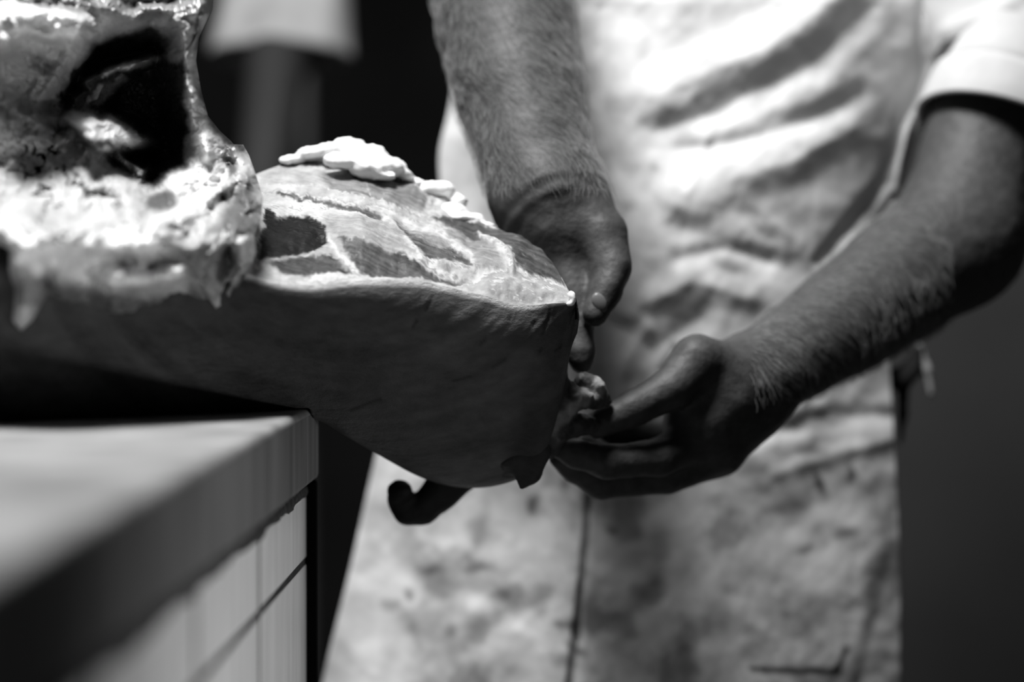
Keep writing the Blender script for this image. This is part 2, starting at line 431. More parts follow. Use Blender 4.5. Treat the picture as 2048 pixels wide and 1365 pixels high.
alb = np.where(np.broadcast_to(tS, (NU, NS)) > .9, .3, alb)
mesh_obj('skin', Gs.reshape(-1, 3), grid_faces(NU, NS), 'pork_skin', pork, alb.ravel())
# left end cap
# cut face
X, Yq, D = unP(Gc)
TV = np.broadcast_to(np.linspace(0, 1, NC), (NU, NC))
cut_ops = [
 ('poly', [(500, 330), (640, 335), (720, 362), (860, 400), (880, 430), (700, 400), (520, 380)], .42, 6),
 ('poly', [(640, 350), (730, 366), (820, 376), (868, 410), (850, 425), (760, 420), (690, 402), (650, 378)], .27, 6),
 ('poly', [(520, 440), (600, 430), (700, 470), (800, 520), (730, 545), (560, 545)], .40, 8),
 ('poly', [(645, 430), (760, 450), (820, 480), (850, 520), (800, 520), (720, 490), (660, 470)], .38, 8),
 ('line', [(515, 378), (600, 384), (700, 404), (760, 420), (840, 437), (900, 442)], (7, 3), .85, 3),
 ('line', [(555, 392), (620, 402), (680, 414)], (3, 4), .12, 2.5),
 ('line', [(680, 415), (720, 425), (755, 441)], (3, 9), .13, 2.5),
 ('poly', [(512, 512), (520, 462), (545, 438), (580, 430), (622, 436), (648, 458), (655, 482), (622, 500), (565, 512)], .018, 3),
 ('poly', [(524, 446), (530, 420), (545, 422), (550, 436), (536, 452)], .02, 3),
 ('poly', [(535, 520), (600, 510), (664, 508), (706, 545), (640, 552), (570, 542)], .10, 4),
 ('poly', [(676, 478), (720, 498), (800, 518), (850, 545), (930, 556), (960, 566), (880, 566), (760, 552), (716, 540)], .12, 4),
 ('poly', [(786, 446), (806, 456), (870, 492), (925, 520), (962, 548), (890, 540), (850, 522), (822, 492)], .14, 4),
 ('poly', [(790, 446), (858, 470), (905, 500), (880, 508), (826, 478)], .36, 5),
 ('poly', [(880, 458), (950, 468), (990, 500), (1012, 540), (1010, 560), (955, 545), (930, 500)], .33, 6),
 ('poly', [(850, 436), (950, 445), (1040, 466), (1088, 498), (1125, 552), (1132, 578), (1088, 560), (1032, 548), (1018, 512), (966, 484), (900, 456)], .13, 4),
 ('poly', [(868, 440), (900, 440), (960, 452), (1010, 470), (960, 466)], .10, 3),
 ('poly', [(565, 322), (600, 300), (640, 320), (640, 334), (590, 334)], .10, 3),
 ('poly', [(735, 362), (800, 358), (858, 380), (872, 402), (830, 376)], .06, 3),
 ('poly', [(838, 378), (856, 376), (874, 402), (860, 404)], .02, 2),
 ('line', [(652, 474), (690, 520), (718, 546)], (2, 5), .6, 4),
 ('line', [(810, 486), (835, 512), (840, 526), (900, 534), (948, 548)], (2, 5), .6, 5),
 ('line', [(910, 490), (940, 520), (945, 545)], (1, 3), .55, 3),
 ('line', [(955, 470), (968, 482), (1005, 508), (1022, 535), (1024, 560)], (1, 4), .7, 3),
 ('line', [(600, 385), (640, 392), (680, 398)], (5, 5), .7, 4),
 ('line', [(860, 402), (850, 425), (880, 432), (960, 446)], (3, 3), .85, 3),
 ('line', [(732, 372), (738, 402)], 1.5, .55, 2),
 ('poly', [(880, 562), (960, 560), (1040, 552), (1100, 566), (1142, 590), (1140, 612), (1030, 620), (950, 596)], .62, 6),
 ('line', [(1000, 562), (1040, 572), (1020, 598)], 3, .8, 3),
 ('line', [(530, 548), (600, 560), (650, 584), (700, 560), (780, 560), (880, 570), (960, 592), (1030, 610), (1140, 603)], (9, 4), .85, 4),
 ('line', [(1060, 474), (1100, 505), (1130, 560), (1144, 590)], (3, 4), .6, 3),
]
h = .0
alb = paint(X+4*n2(X, Yq, .25, 3, 66), Yq+4*n2(X, Yq, .25, 3, 67), .55, cut_ops, 7, .05)
alb = alb+.25*sst(.45, .7, n2(X*.6+Yq, Yq-.5*X, .16, 4, 68))*(X > 700)*(alb > .05)
stri = n2(X*.12+Yq*.2, Yq-X*.33, .12, 4, 12, .45)
alb = alb*(1+.9*stri*np.clip((.5-alb)/.4, .15, 1))
alb = alb*(1+.18*n2(X, Yq, .06, 5, 14)); alb = np.where(alb < .6, alb*(.5+.4*np.clip(alb, 0, .6)/.6), alb*.5)
bul = relief(X, Yq, [
 ('ell', 740, 480, 90, 32, 18, .006, .7), ('ell', 900, 510, 70, 28, 28, .005, .6), ('ell', 1000, 530, 50, 40, 40, .006, .6),
 ('ell', 750, 390, 120, 25, 8, .006, .8), ('ell', 1060, 510, 70, 30, 32, .005, .7), ('ell', 1050, 585, 80, 14, 3, .003, .6),
 ('line', [(515, 378), (600, 384), (700, 404), (760, 420), (840, 437), (900, 442)], 8, .0012, 8),
 ('line', [(810, 486), (835, 512), (840, 526), (900, 534), (948, 548)], 4, .0015, 4),
 ('line', [(955, 470), (1005, 508), (1022, 535), (1024, 560)], 4, .003, 4),
 ('line', [(600, 505), (700, 540), (800, 548), (950, 560)], 6, -.002, 8),
 ('poly', [(512, 512), (520, 462), (545, 438), (580, 430), (622, 436), (648, 458), (655, 482), (622, 500), (565, 512)], -.002, 10),
], 5, .05)
ed = np.minimum(1, np.minimum(TV/.05, (1-TV)/.05))*(1-sst(1110, 1150, X))
Gc[..., 2] += ed*(bul+.0035*n2(X, Yq, .018, 4, 51)+.0012*n2(X, Yq, .09, 3, 52))
mesh_obj('cut_face', Gc.reshape(-1, 3), grid_faces(NU, NC, flip=True), 'raw_cut', pork, alb.ravel())
# fat on the cut face
def fat(name, bl, m='white_fat', vox=.0022, k=.006, amp=.0022, sc=70, parent=pork, label=None):
    s = SDF(vox)
    for (px, py, d, rx, ry, rd) in bl: s.ell(P(px, py, d), (rx*d/F_PX, rd, ry*d/F_PX), k)
    o = s.obj(name, m, parent, disp=lambda V: amp*fbm(V, sc, 4, 3)+amp*.35*fbm(V, sc*4, 3, 5))
    if label: o['label'] = label
    return o
fat('kidney_fat', [(585, 322, 1.895, 26, 8, .014), (622, 308, 1.90, 30, 16, .018), (655, 304, 1.90, 26, 20, .02), (700, 303, 1.90, 38, 26, .024), (742, 318, 1.895, 36, 28, .024),
                   (775, 334, 1.89, 30, 20, .02), (735, 338, 1.87, 36, 20, .016), (760, 352, 1.87, 34, 9, .012), (800, 338, 1.90, 14, 14, .012), (812, 352, 1.90, 16, 10, .010), (835, 366, 1.905, 18, 8, .008), (690, 322, 1.87, 44, 14, .016)],
    k=.003, amp=.0042, sc=75, label='bright white lobed fat')
fat('fat_lump', [(862, 380, 1.905, 26, 18, .012), (888, 380, 1.905, 24, 17, .012), (915, 402, 1.905, 20, 14, .01), (850, 372, 1.905, 10, 9, .006)], k=.003, amp=.0025, sc=110)
fat('fat_lump', [(862, 424, 1.885, 36, 13, .012), (900, 420, 1.89, 34, 14, .012), (938, 437, 1.89, 32, 9, .01), (970, 450, 1.888, 24, 6, .008), (905, 436, 1.88, 40, 8, .01)], k=.003, amp=.0025, sc=110)
# ragged corner
fat('fat_tag', [(1143, 590, 1.788, 8, 9, .004), (1147, 600, 1.787, 5, 8, .004), (1140, 608, 1.787, 9, 5, .004)], vox=.0011, k=.002, amp=.001, sc=200)
# ragged shank end pulled between the two hands, and torn skin tip below
s = SDF(.0018)
s.chain([(1085, 720, 1.84, 50), (1095, 800, 1.85, 38), (1090, 890, 1.86, 30)], .01)
s.chain([(1100, 790, 1.845, 30), (1150, 800, 1.85, 22), (1190, 800, 1.865, 16)], .006)
s.chain([(1140, 770, 1.85, 10), (1150, 800, 1.85, 12), (1130, 840, 1.845, 10), (1105, 880, 1.85, 10)], .004)
s.chain([(1165, 760, 1.86, 16), (1190, 775, 1.865, 18), (1205, 800, 1.87, 16)], .004)
s.chain([(1110, 870, 1.85, 22), (1150, 850, 1.86, 22), (1200, 850, 1.88, 18)], .006)
s.chain([(1120, 750, 1.84, 5), (1150, 790, 1.85, 4), (1180, 790, 1.85, 5)], .003)
def shank_alb(V):
    X, Y, D = unP(V); return paint(X, Y, .06, [('line', [(1200, 770), (1170, 800), (1140, 815), (1112, 850), (1105, 870)], (16, 8), (.3), 10), ('line', [(1118, 740), (1108, 800)], 6, .2, 6)], 14, .06)*(1+.5*n2(X, Y, .08, 4, 3))
o = s.obj('shank_end', 'raw_cut', pork, disp=lambda V: .003*fbm(V, (160, 160, 70), 5, 9)+.001*fbm(V, 400, 3, 2), albf=shank_alb); o['label'] = 'ragged pale tendon and tissue at the leg end'
s = SDF(.0018)
s.chain([(1030, 920, 1.85, 34), (1045, 948, 1.85, 16), (1042, 974, 1.85, 4)], .008)
s.chain([(1075, 900, 1.85, 30), (1062, 950, 1.85, 18), (1045, 972, 1.85, 5)], .006)
o = s.obj('torn_skin_tip', 'pork_skin', pork, disp=lambda V: .0015*fbm(V, 120, 4, 2), albf=lambda V: np.full(len(V), .04))
# curled tail hanging under the meat
s = SDF(.0025)
tl = [(930, 935, 1.93, 44), (880, 985, 1.93, 36), (845, 1018, 1.93, 32), (815, 1022, 1.93, 28), (800, 1000, 1.93, 25), (800, 985, 1.92, 24), (808, 982, 1.91, 18)]
s.chain(tl, .01)
o = s.obj('tail', 'pork_skin', pork, disp=lambda V: .001*fbm(V, 90, 3, 2), albf=lambda V: np.full(len(V), .02)); o['label'] = 'dark curled tail hanging below'

# ------------------------------------------------------------------ opened carcass piece at the left
car = thing('opened_carcass', 'fat-lined opened carcass with a dark wet hollow, slumped over the left of the skin-on side', 'meat', tuple(P(230, 640, 1.62)))
OUT = [(432, -90), (424, 20), (398, 75), (392, 120), (402, 180), (416, 232), (440, 262), (462, 282), (476, 300), (486, 289), (498, 310), (512, 350), (526, 395), (522, 440),
       (508, 472), (512, 505), (498, 540), (470, 585), (440, 632), (425, 612), (392, 606), (340, 610), (250, 628), (160, 622), (100, 606), (74, 600), (66, 640), (42, 662), (24, 640), (30, 590), (18, 540), (20, 500), (-30, 470), (-140, 460)]
# polar grid about a centre inside the hollow
CXp, CYp = 240.0, 300.0
NA, NR = 900, 330
oa = np.array(OUT, float)
def ray_r(a):
    best = 1e9; dx, dy = math.cos(a), math.sin(a)
    poly = OUT+[(-140, -90)]
    for k in range(len(poly)):
        x1, y1 = poly[k]; x2, y2 = poly[(k+1) % len(poly)]
        ex, ey = x2-x1, y2-y1; den = dx*ey-dy*ex
        if abs(den) < 1e-9: continue
        t = ((x1-CXp)*ey-(y1-CYp)*ex)/den; q = ((x1-CXp)*dy-(y1-CYp)*dx)/den
        if t > 0 and -1e-6 <= q <= 1+1e-6: best = min(best, t) if best < 1e9 else t
    return best
ang = np.linspace(0, 2*math.pi, NA+1)[:-1]
poly = OUT+[(-140, -90)]
rad = []
for a in ang:          # farthest crossing, so the hanging drips stay inside the outline
    dx, dy = math.cos(a), math.sin(a); best = 0
    for k in range(len(poly)):
        x1, y1 = poly[k]; x2, y2 = poly[(k+1) % len(poly)]
        ex, ey = x2-x1, y2-y1; den = dx*ey-dy*ex
        if abs(den) < 1e-9: continue
        t = ((x1-CXp)*ey-(y1-CYp)*ex)/den; q = ((x1-CXp)*dy-(y1-CYp)*dx)/den
        if t > 0 and -1e-6 <= q <= 1+1e-6: best = max(best, t)
    rad.append(best)
rad = np.array(rad)
rr = np.linspace(0.002, 1, NR)
RR, AA = np.meshgrid(rr, ang, indexing='ij')
RD = 170*(1-RR**3)+rad[None, :]*RR**3
X = CXp+RR*RD*np.cos(AA); Yq = CYp+RR*RD*np.sin(AA)
dist = (1-RR)*rad[None, :]
CAV = [(112, 225), (150, 150), (190, 85), (300, 52), (335, 75), (345, 150), (352, 230), (378, 260), (372, 330), (300, 372), (232, 330), (190, 290), (120, 262)]
rel = [
 ('poly', CAV, .085, 45),
 ('poly', [(190, 120), (330, 90), (345, 300), (300, 360), (230, 300)], .025, 40),
 ('ell', 215, 262, 80, 30, 18, -.105, .6),          # glossy mound in the hollow
 ('line', [(150, 205), (210, 165), (265, 140)], 9, -.06, 16),
 ('line', [(175, 168), (220, 145), (300, 118)], 8, -.06, 14),
 ('line', [(170, 280), (230, 305), (285, 345)], 8, -.05, 12),
 ('ell', 25, 50, 36, 36, 0, -.03, .4), ('ell', 110, 50, 75, 30, 12, -.032, .4), ('ell', 5, 85, 22, 14, 0, -.02, .5),
 ('line', [(60, 100), (90, 130), (120, 110)], 10, .01, 12),
 ('ell', 60, 180, 70, 55, 0, .02, .8),
 ('line', [(360, 60), (372, 150), (385, 240), (410, 300)], 16, -.02, 18),
 ('ell', 380, 350, 70, 70, 0, -.012, .8), ('ell', 320, 402, 36, 26, -20, .018, .6),
 ('line', [(486, 300), (500, 350), (508, 420)], 18, -.012, 16), ('line', [(455, 330), (440, 400), (400, 450)], 10, .012, 16),
 ('ell', 60, 430, 110, 60, 10, -.022, .8), ('ell', 200, 450, 110, 45, 8, -.018, .8), ('ell', 330, 470, 70, 30, -20, -.012, .7),
 ('ell', 130, 500, 60, 35, 0, -.012, .8),
 ('line', [(225, 555), (290, 560), (365, 545)], 15, -.018, 12), ('ell', 240, 520, 90, 12, 2, .012, .8),
 ('line', [(28, 490), (40, 540), (45, 600), (36, 640)], 18, -.014, 12), ('line', [(75, 520), (90, 560), (100, 600)], 12, .008, 12),
 ('line', [(485, 485), (492, 520), (486, 545)], 9, -.010, 7), ('line', [(455, 500), (462, 540), (440, 590)], 8, .012, 8),
 ('ell', 30, 350, 60, 40, 0, .008, .8), ('ell', 200, 370, 60, 30, 20, -.012, .8), ('ell', 10, 240, 25, 45, 0, -.012, .6),
 ('line', [(200, 10), (260, 30), (330, 20)], 10, -.012, 12), ('ell', 380, 25, 35, 25, 0, -.014, .6),
]
pl = 1.70+.00017*(X-240)
skin_d = cr(SX, RIMD, X)-.055
Yw = Yq+45*n2(X, Yq, .012, 3, 55)+18*n2(X, Yq, .04, 3, 56)
k = sst(310, 520, Yw); pl = pl*(1-k)+skin_d*k
pl = pl+.047*sst(420, 650, Yw)
dep = pl+relief(X, Yq, rel, 12, .03, 71)
lump = n2(X, Yq, .022, 4, 61); fine = n2(X, Yq, .07, 4, 62); ves = np.abs(n2(X, Yq, .05, 3, 63))
vm = mask(X, Yq, ('poly', [(45, 290), (110, 290), (135, 360), (125, 410), (90, 425), (55, 380)], 0, 14))
vm2 = mask(X, Yq, ('line', [(150, 330), (165, 380), (220, 390), (235, 410)], 8, 0, 8))
dep = dep+.013*lump+.0040*fine+.0012*n2(X, Yq, .16, 3, 64)+vm*.012*(1-sst(0, .12, ves))
# round the edge away, and let the lower rim settle onto the skin behind it
rnd = np.clip(1-dist/26, 0, 1); dep = dep+.022*rnd**2.2
lowm = sst(560, 640, Yq); dep = dep*(1-0*lowm)
car_ops = [
 ('poly', [(-160, 500), (200, 500), (420, 480), (480, 520), (440, 640), (60, 640), (-160, 600)], .55, 45),
 ('poly', [(-160, 95), (60, 95), (130, 110), (170, 230), (120, 260), (90, 290), (40, 280), (-160, 260)], .26, 16),
 ('poly', [(372, 270), (400, 245), (450, 290), (450, 360), (400, 430), (310, 450), (300, 405), (350, 350)], .85, 14),  # right fat wall, brightened in colour to stand in for light on it
 ('poly', [(-160, -120), (440, -120), (440, 30), (300, 45), (160, 30), (60, 15), (-160, 5)], .20, 12),
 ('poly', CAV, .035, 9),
 ('ell', 215, 262, 78, 26, 18, .8, .4), ('line', [(185, 205), (230, 170), (255, 162)], 8, .7, 7), ('line', [(215, 145), (250, 128), (300, 118)], 10, .5, 9), ('line', [(120, 196), (190, 170), (240, 150)], 5, .02, 5),  # pale mound and membranes, brightened in colour to offset the hollow's shade
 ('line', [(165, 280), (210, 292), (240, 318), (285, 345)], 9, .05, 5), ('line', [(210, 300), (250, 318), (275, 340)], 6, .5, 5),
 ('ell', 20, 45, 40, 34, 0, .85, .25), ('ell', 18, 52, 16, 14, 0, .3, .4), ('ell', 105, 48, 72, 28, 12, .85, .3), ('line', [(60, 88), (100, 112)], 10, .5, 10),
 ('line', [(350, 40), (350, 100)], 20, .35, 12), ('line', [(380, 110), (385, 190), (395, 250)], 8, .45, 8),
 ('line', [(400, 20), (400, 75), (404, 180), (425, 245), (455, 275), (480, 300)], 8, .07, 6),
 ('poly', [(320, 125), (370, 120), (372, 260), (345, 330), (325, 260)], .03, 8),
 ('ell', 322, 405, 32, 24, -20, .13, .35),
 ('poly', [(452, 300), (476, 296), (470, 350), (455, 360)], .12, 6),
 ('poly', [(460, 400), (490, 350), (520, 400), (515, 460), (480, 480), (420, 470)], .13, 16),
 ('poly', [(180, 500), (330, 505), (430, 480), (470, 500), (440, 590), (380, 600), (370, 560), (260, 535)], .28, 16),
 ('poly', [(60, 560), (200, 575), (400, 590), (440, 640), (200, 650), (70, 620)], .12, 22),
 ('line', [(225, 556), (290, 560), (362, 545)], 10, .7, 9),
 ('line', [(30, 500), (42, 540)], 10, .6, 9), ('line', [(42, 545), (46, 600)], 14, .3, 6), ('ell', 36, 640, 14, 16, 0, .5, .4),
 ('line', [(476, 478), (500, 482)], 5, .65, 4), ('line', [(490, 490), (488, 540)], 7, .45, 6),
 ('poly', [(440, 505), (466, 490), (470, 530), (446, 570), (430, 560)], .05, 7), ('line', [(500, 530), (480, 575), (450, 615)], 10, .03, 6),
]
Xo, Yo = X, Yq; Yw2 = Yq+50*n2(X, Yq, .010, 3, 57)+22*n2(X, Yq, .035, 3, 58)
alb = paint(X, Yq, .5, car_ops, 14, .035, 77)
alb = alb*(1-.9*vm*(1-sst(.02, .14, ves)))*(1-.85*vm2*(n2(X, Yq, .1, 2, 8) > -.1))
alb = alb*(1+.5*n2(X, Yq, .02, 5, 81))
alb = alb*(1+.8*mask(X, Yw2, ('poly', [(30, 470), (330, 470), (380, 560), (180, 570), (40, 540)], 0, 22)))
Gf = P(X, Yq, dep)
ring = Gf[-1]
# back shell
NB = 26; Bk = []
for k in range(1, NB+1):
    t = k/NB; f = math.cos(t*math.pi/2)**.45
    px_ = CXp+rad*np.cos(ang)*f; py_ = CYp+rad*np.sin(ang)*f
    Bk.append(P(px_, py_, dep[-1]*(1-t)+1.88*t+.0*math.sin(t*math.pi)))
Bk = np.array(Bk)
A = np.concatenate([Gf, Bk], 0)
al = np.concatenate([alb, np.full((NB, NA), .12)], 0)
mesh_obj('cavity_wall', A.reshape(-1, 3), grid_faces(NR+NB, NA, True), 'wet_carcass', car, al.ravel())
# ------------------------------------------------------------------ the butcher
man = thing('person', 'butcher in a stained white apron and short-sleeved shirt, both hands gripping the pork', 'person', (.16, 2.36, 0))
def body_sdf():
    s = SDF(.0028)
    # torso core, neck, head
    tc = P(1400, 0, 2.36); cx, cy = float(tc[0]), 2.37
    s.ell((cx, cy, 1.22), (.185, .115, .30), .05); s.ell((cx, cy, 1.02), (.175, .12, .16), .05); s.ell((cx, cy-.01, 1.40), (.19, .10, .12), .05)
    s.cap((cx, cy, 1.48), (cx, cy-.015, 1.60), .062, .056, .03)
    s.ell((cx, cy-.035, 1.70), (.075, .095, .115), .02); s.ell((cx, cy-.075, 1.635), (.05, .055, .045), .02)
    s.cap((cx, cy-.125, 1.705), (cx, cy-.142, 1.68), .010, .014, .01)
    for sx in (-1, 1): s.ell((cx+sx*.076, cy-.025, 1.69), (.008, .02, .032), .006); s.cap((cx-sx*.01, cy-.122, 1.645), (cx+sx*.024, cy-.112, 1.645), .007, .004, .004)
    # arm on the left of the picture (his right)
    shA = (cx-.175, cy+.0, 1.43); elA = P(945, -330, 2.14)
    s.cap((cx-.1, cy, 1.43), shA, .07, .062, .04); s.cap(shA, elA, .06, .05, .03)
    s.chain([(945, -330, 2.14, 118), (985, -120, 2.07, 140), (1012, 40, 2.03, 136), (1040, 190, 1.99, 128), (1070, 310, 1.955, 114), (1092, 390, 1.93, 104)], .03)
    s.chain([(1075, 400, 1.935, 88), (1085, 470, 1.93, 70)], .02)
    s.chain([(1120, 395, 1.93, 92), (1135, 470, 1.92, 82), (1130, 520, 1.92, 60)], .02)
    # thumb
    s.chain([(1165, 420, 1.915, 62), (1205, 470, 1.90, 50), (1222, 540, 1.885, 38), (1212, 585, 1.875, 32), (1190, 628, 1.868, 27)], .012)
    # index, reaching down past the corner of the meat
    s.chain([(1128, 500, 1.91, 46), (1148, 590, 1.895, 38), (1155, 650, 1.888, 34), (1160, 705, 1.88, 31), (1162, 724, 1.878, 25)], .01)
    # the other fingers curl round behind the meat
    s.chain([(1100, 480, 1.935, 42), (1085, 570, 1.965, 34), (1090, 650, 1.965, 30), (1095, 700, 1.95, 25)], .01)
    s.chain([(1060, 470, 1.945, 40), (1035, 560, 1.985, 33), (1040, 640, 1.985, 29), (1050, 685, 1.97, 24)], .01)
    s.chain([(1030, 450, 1.95, 34), (1000, 540, 1.99, 28), (1000, 600, 1.995, 25), (1008, 640, 1.985, 21)], .008)
    # arm on the right of the picture (his left)
    shB = (cx+.20, cy+.0, 1.42); up = P(2020, 120, 2.2); elB = P(1915, 480, 2.13)
    s.cap((cx+.1, cy, 1.43), shB, .07, .062, .04)
    s.cap(shB, up, .058, .056, .03); s.cap(up, elB, .056, .054, .03)
    s.chain([(1915, 480, 2.13, 122), (1800, 560, 2.085, 124), (1690, 640, 2.035, 110), (1590, 705, 1.995, 96), (1500, 765, 1.955, 88)], .03)
    s.chain([(1500, 765, 1.955, 86), (1440, 800, 1.935, 92), (1410, 840, 1.93, 84)], .02)
    s.chain([(1490, 820, 1.96, 66), (1430, 890, 1.95, 66), (1370, 920, 1.94, 52)], .02)
    # thumb (upper), fingers below close on the leg end
    s.chain([(1450, 745, 1.93, 62), (1395, 725, 1.91, 52), (1345, 778, 1.895, 43), (1270, 816, 1.885, 36), (1195, 850, 1.88, 29)], .012)
    s.chain([(1400, 870, 1.925, 46), (1320, 915, 1.90, 38), (1215, 925, 1.885, 34), (1150, 908, 1.88, 29), (1118, 895, 1.878, 23)], .01)
    s.chain([(1405, 905, 1.94, 46), (1335, 948, 1.93, 40), (1200, 962, 1.915, 37), (1150, 935, 1.905, 30), (1120, 915, 1.9, 24)], .01)
    s.chain([(1420, 890, 1.965, 44), (1340, 930, 1.97, 36), (1240, 935, 1.965, 33), (1190, 905, 1.95, 27), (1160, 880, 1.94, 22)], .008)
    s.chain([(1440, 850, 1.97, 60), (1360, 860, 1.985, 46), (1280, 866, 1.985, 38), (1215, 870, 1.975, 30)], .008)
    return s
def skin_disp(V):
    X, Y, D = unP(V)
    # creases where hand A bends at the wrist, folds at finger joints
    r = np.hypot(X-1150, (Y-520)*1.0)
    cr_ = np.sin(r/5.5)*np.exp(-((r-150)/28)**2)*(Y < 480)*(X < 1150)*.0009
    kn = sum(.0022*np.exp(-((X-a)**2+(Y-b)**2)/(2*c*c)) for a, b, c in ((1245, 520, 18), (1100, 460, 16), (1228, 560, 14), (1345, 770, 22), (1390, 700, 24)))
    return cr_+kn+.0009*fbm(V, 90, 4, 6)
body = body_sdf().obj('body', 'human_skin', man, disp=skin_disp)
s = SDF(.0012); s.ell(P(1199, 606, 1.861), (.0056, .0032, .0088), .001, R=np.array([[math.cos(-.45), 0, math.sin(-.45)], [0, 1, 0], [-math.sin(-.45), 0, math.cos(-.45)]]))
o = s.obj('thumbnail', 'nail', None); o.parent = body; o.location = -parent_world(body)
# forearm hair
def hair_on(body_obj, sel, n, ln, name):
    me = body_obj.data; nv = len(me.vertices); co = np.zeros(nv*3); me.vertices.foreach_get('co', co); co = co.reshape(-1, 3)+parent_world(body_obj)
    no = np.zeros(nv*3); me.vertices.foreach_get('normal', no); no = no.reshape(-1, 3)
    X, Y, D = unP(co); idx = np.where(sel(X, Y, D) & (no[:, 1] < .1))[0]
    idx = rng.choice(idx, min(n, len(idx)), replace=False)
    V = []; F = []
    for i in idx:
        p = co[i]; nn = no[i]; X0, Y0 = X[i], Y[i]
        sw = 1.2*float(n2(np.array([X0]), np.array([Y0]), .012, 2, 4)[0])
        dr = P(X0+math.cos(.9+sw)*40, Y0+math.sin(.9+sw)*40, D[i])-p; dr = dr-nn*(dr@nn); dr /= np.linalg.norm(dr)
        sd = np.cross(nn, dr); L = ln*(.6+.8*random.random()); wv = .00011; q = p+nn*.0002
        o_ = len(V)
        for k, t in enumerate((0, .5, 1)):
            c = q+dr*L*t+nn*L*.28*math.sin(t*2.2)+sd*L*.15*t*t*random.uniform(-1, 1)
            V += [c-sd*wv*(1-t*.7), c+sd*wv*(1-t*.7), c+nn*wv*1.5]
        for k in (0, 3):
            for a, b in ((0, 1), (1, 2), (2, 0)): F.append([o_+k+a, o_+k+b, o_+k+3+b, o_+k+3+a])
    h_ = mesh_obj(name, np.array(V)-parent_world(body_obj), F, 'hair_strand', None); h_.parent = body_obj; h_['kind'] = 'stuff'; h_['label'] = 'fine short arm hair'
hair_on(body, lambda X, Y, D: (X > 850) & (X < 1230) & (Y > -60) & (Y < 380) & (D < 2.1), 3500, .009, 'arm_hair')
hair_on(body, lambda X, Y, D: (X > 1500) & (X < 1900) & (Y > 400) & (Y < 800) & (D < 2.2), 2500, .008, 'arm_hair')
tcx = float(P(1400, 0, 2.36)[0])
s = SDF(.006); s.ell((tcx, 2.36, 1.735), (.088, .105, .10), .01); s.cut((tcx, 2.24, 1.67), (.09, .075, .10), .01)
o = s.obj('head_hair', 'head_hair', None); o.parent = body; o.location = -parent_world(body)
for sx in (-1, 1):
    s = SDF(.003); s.ell((tcx+sx*.03, 2.253, 1.70), (.013, .010, .009), .003)
    o = s.obj('eye', 'eye', None); o.parent = body; o.location = -parent_world(body)
# shirt
s = SDF(.005); cy = 2.37
s.ell((tcx, cy, 1.24), (.21, .135, .30), .05); s.ell((tcx, cy, 1.02), (.20, .14, .15), .05); s.ell((tcx, cy, 1.40), (.21, .118, .12), .05)
s.cap((tcx, cy, 1.46), (tcx, cy, 1.52), .085, .07, .03)
shA = np.array((tcx-.175, cy, 1.43)); elA = P(945, -330, 2.14); s.cap((tcx-.1, cy, 1.43), shA, .09, .085, .04); s.cap(shA, shA+(elA-shA)*.72, .08, .068, .03)
shB = np.array((tcx+.20, cy, 1.42)); s.cap((tcx+.1, cy, 1.43), shB, .09, .085, .04)
s.cap(shB, P(2052, 125, 2.2), .086, .073, .03)
def shirt_disp(V):
    X, Y, D = unP(V); f = .006*fbm(V, (9, 9, 16), 3, 31)
    wr = relief(X, Y, [('line', [(1900, 60), (2000, 20), (2080, -40)], 12, .006, 20), ('line', [(1950, 140), (2040, 90), (2100, 60)], 10, .006, 16), ('line', [(1930, 100), (2020, 60)], 8, -.005, 14)])
    return f+wr*(X > 1850)
shirt = s.obj('shirt', 'shirt_cloth', man, disp=shirt_disp); shirt['label'] = 'white short-sleeved shirt'
# sleeve hem: turned band, open below, around the upper arm
ax = P(1965, 235, 2.165)-P(2070, -30, 2.2); ax /= np.linalg.norm(ax)
c0 = P(2046, 145, 2.185)
e1 = np.cross(ax, [0, 1, 0]); e1 /= np.linalg.norm(e1); e2 = np.cross(ax, e1)
e2 = e2 if e2[1] < 0 else -e2
pr = [(-.02, .070), (.012, .0705), (.019, .0712), (.0205, .0695), (.023, .0760), (.028, .0768), (.045, .0772), (.0595, .0780), (.0620, .0770), (.0615, .0735), (.04, .072), (0, .069)]
def band(tilt):
    g = []
    for l, rr_ in pr:
        a = np.linspace(0, 2*math.pi, 97)[:-1]
        wob = 1+.012*np.sin(3*a+1)
        g.append(c0+ax*l+np.outer(np.cos(a)*rr_*wob, e1)+np.outer(np.sin(a)*rr_*wob, e2)+np.outer(l*tilt*np.cos(a), ax))
    return np.array(g)
g = band(-.10); o = mesh_obj('sleeve_cuff', g.reshape(-1, 3), grid_faces(len(pr), 96, True), 'shirt_cloth', None); o.parent = shirt; o.location = -parent_world(shirt)
o['label'] = 'folded hem band of the shirt sleeve'
# trousers and boots
s = SDF(.006)
s.ell((tcx, cy+.01, .92), (.175, .125, .12), .04)
for sx in (-1, 1): s.cap((tcx+sx*.09, cy+.01, .88), (tcx+sx*.10, cy, .48), .09, .068, .03); s.cap((tcx+sx*.10, cy, .48), (tcx+sx*.105, cy+.02, .10), .066, .055, .02)
s.obj('trousers', 'dark_cloth', man)
for sx in (-1, 1):
    s = SDF(.004); s.cap((tcx+sx*.105, cy+.03, .055), (tcx+sx*.12, cy-.12, .045), .05, .043, .02); s.cap((tcx+sx*.105, cy+.02, .16), (tcx+sx*.105, cy+.03, .06), .05, .05, .02)
    s.obj('boot', 'dark_cloth', man)
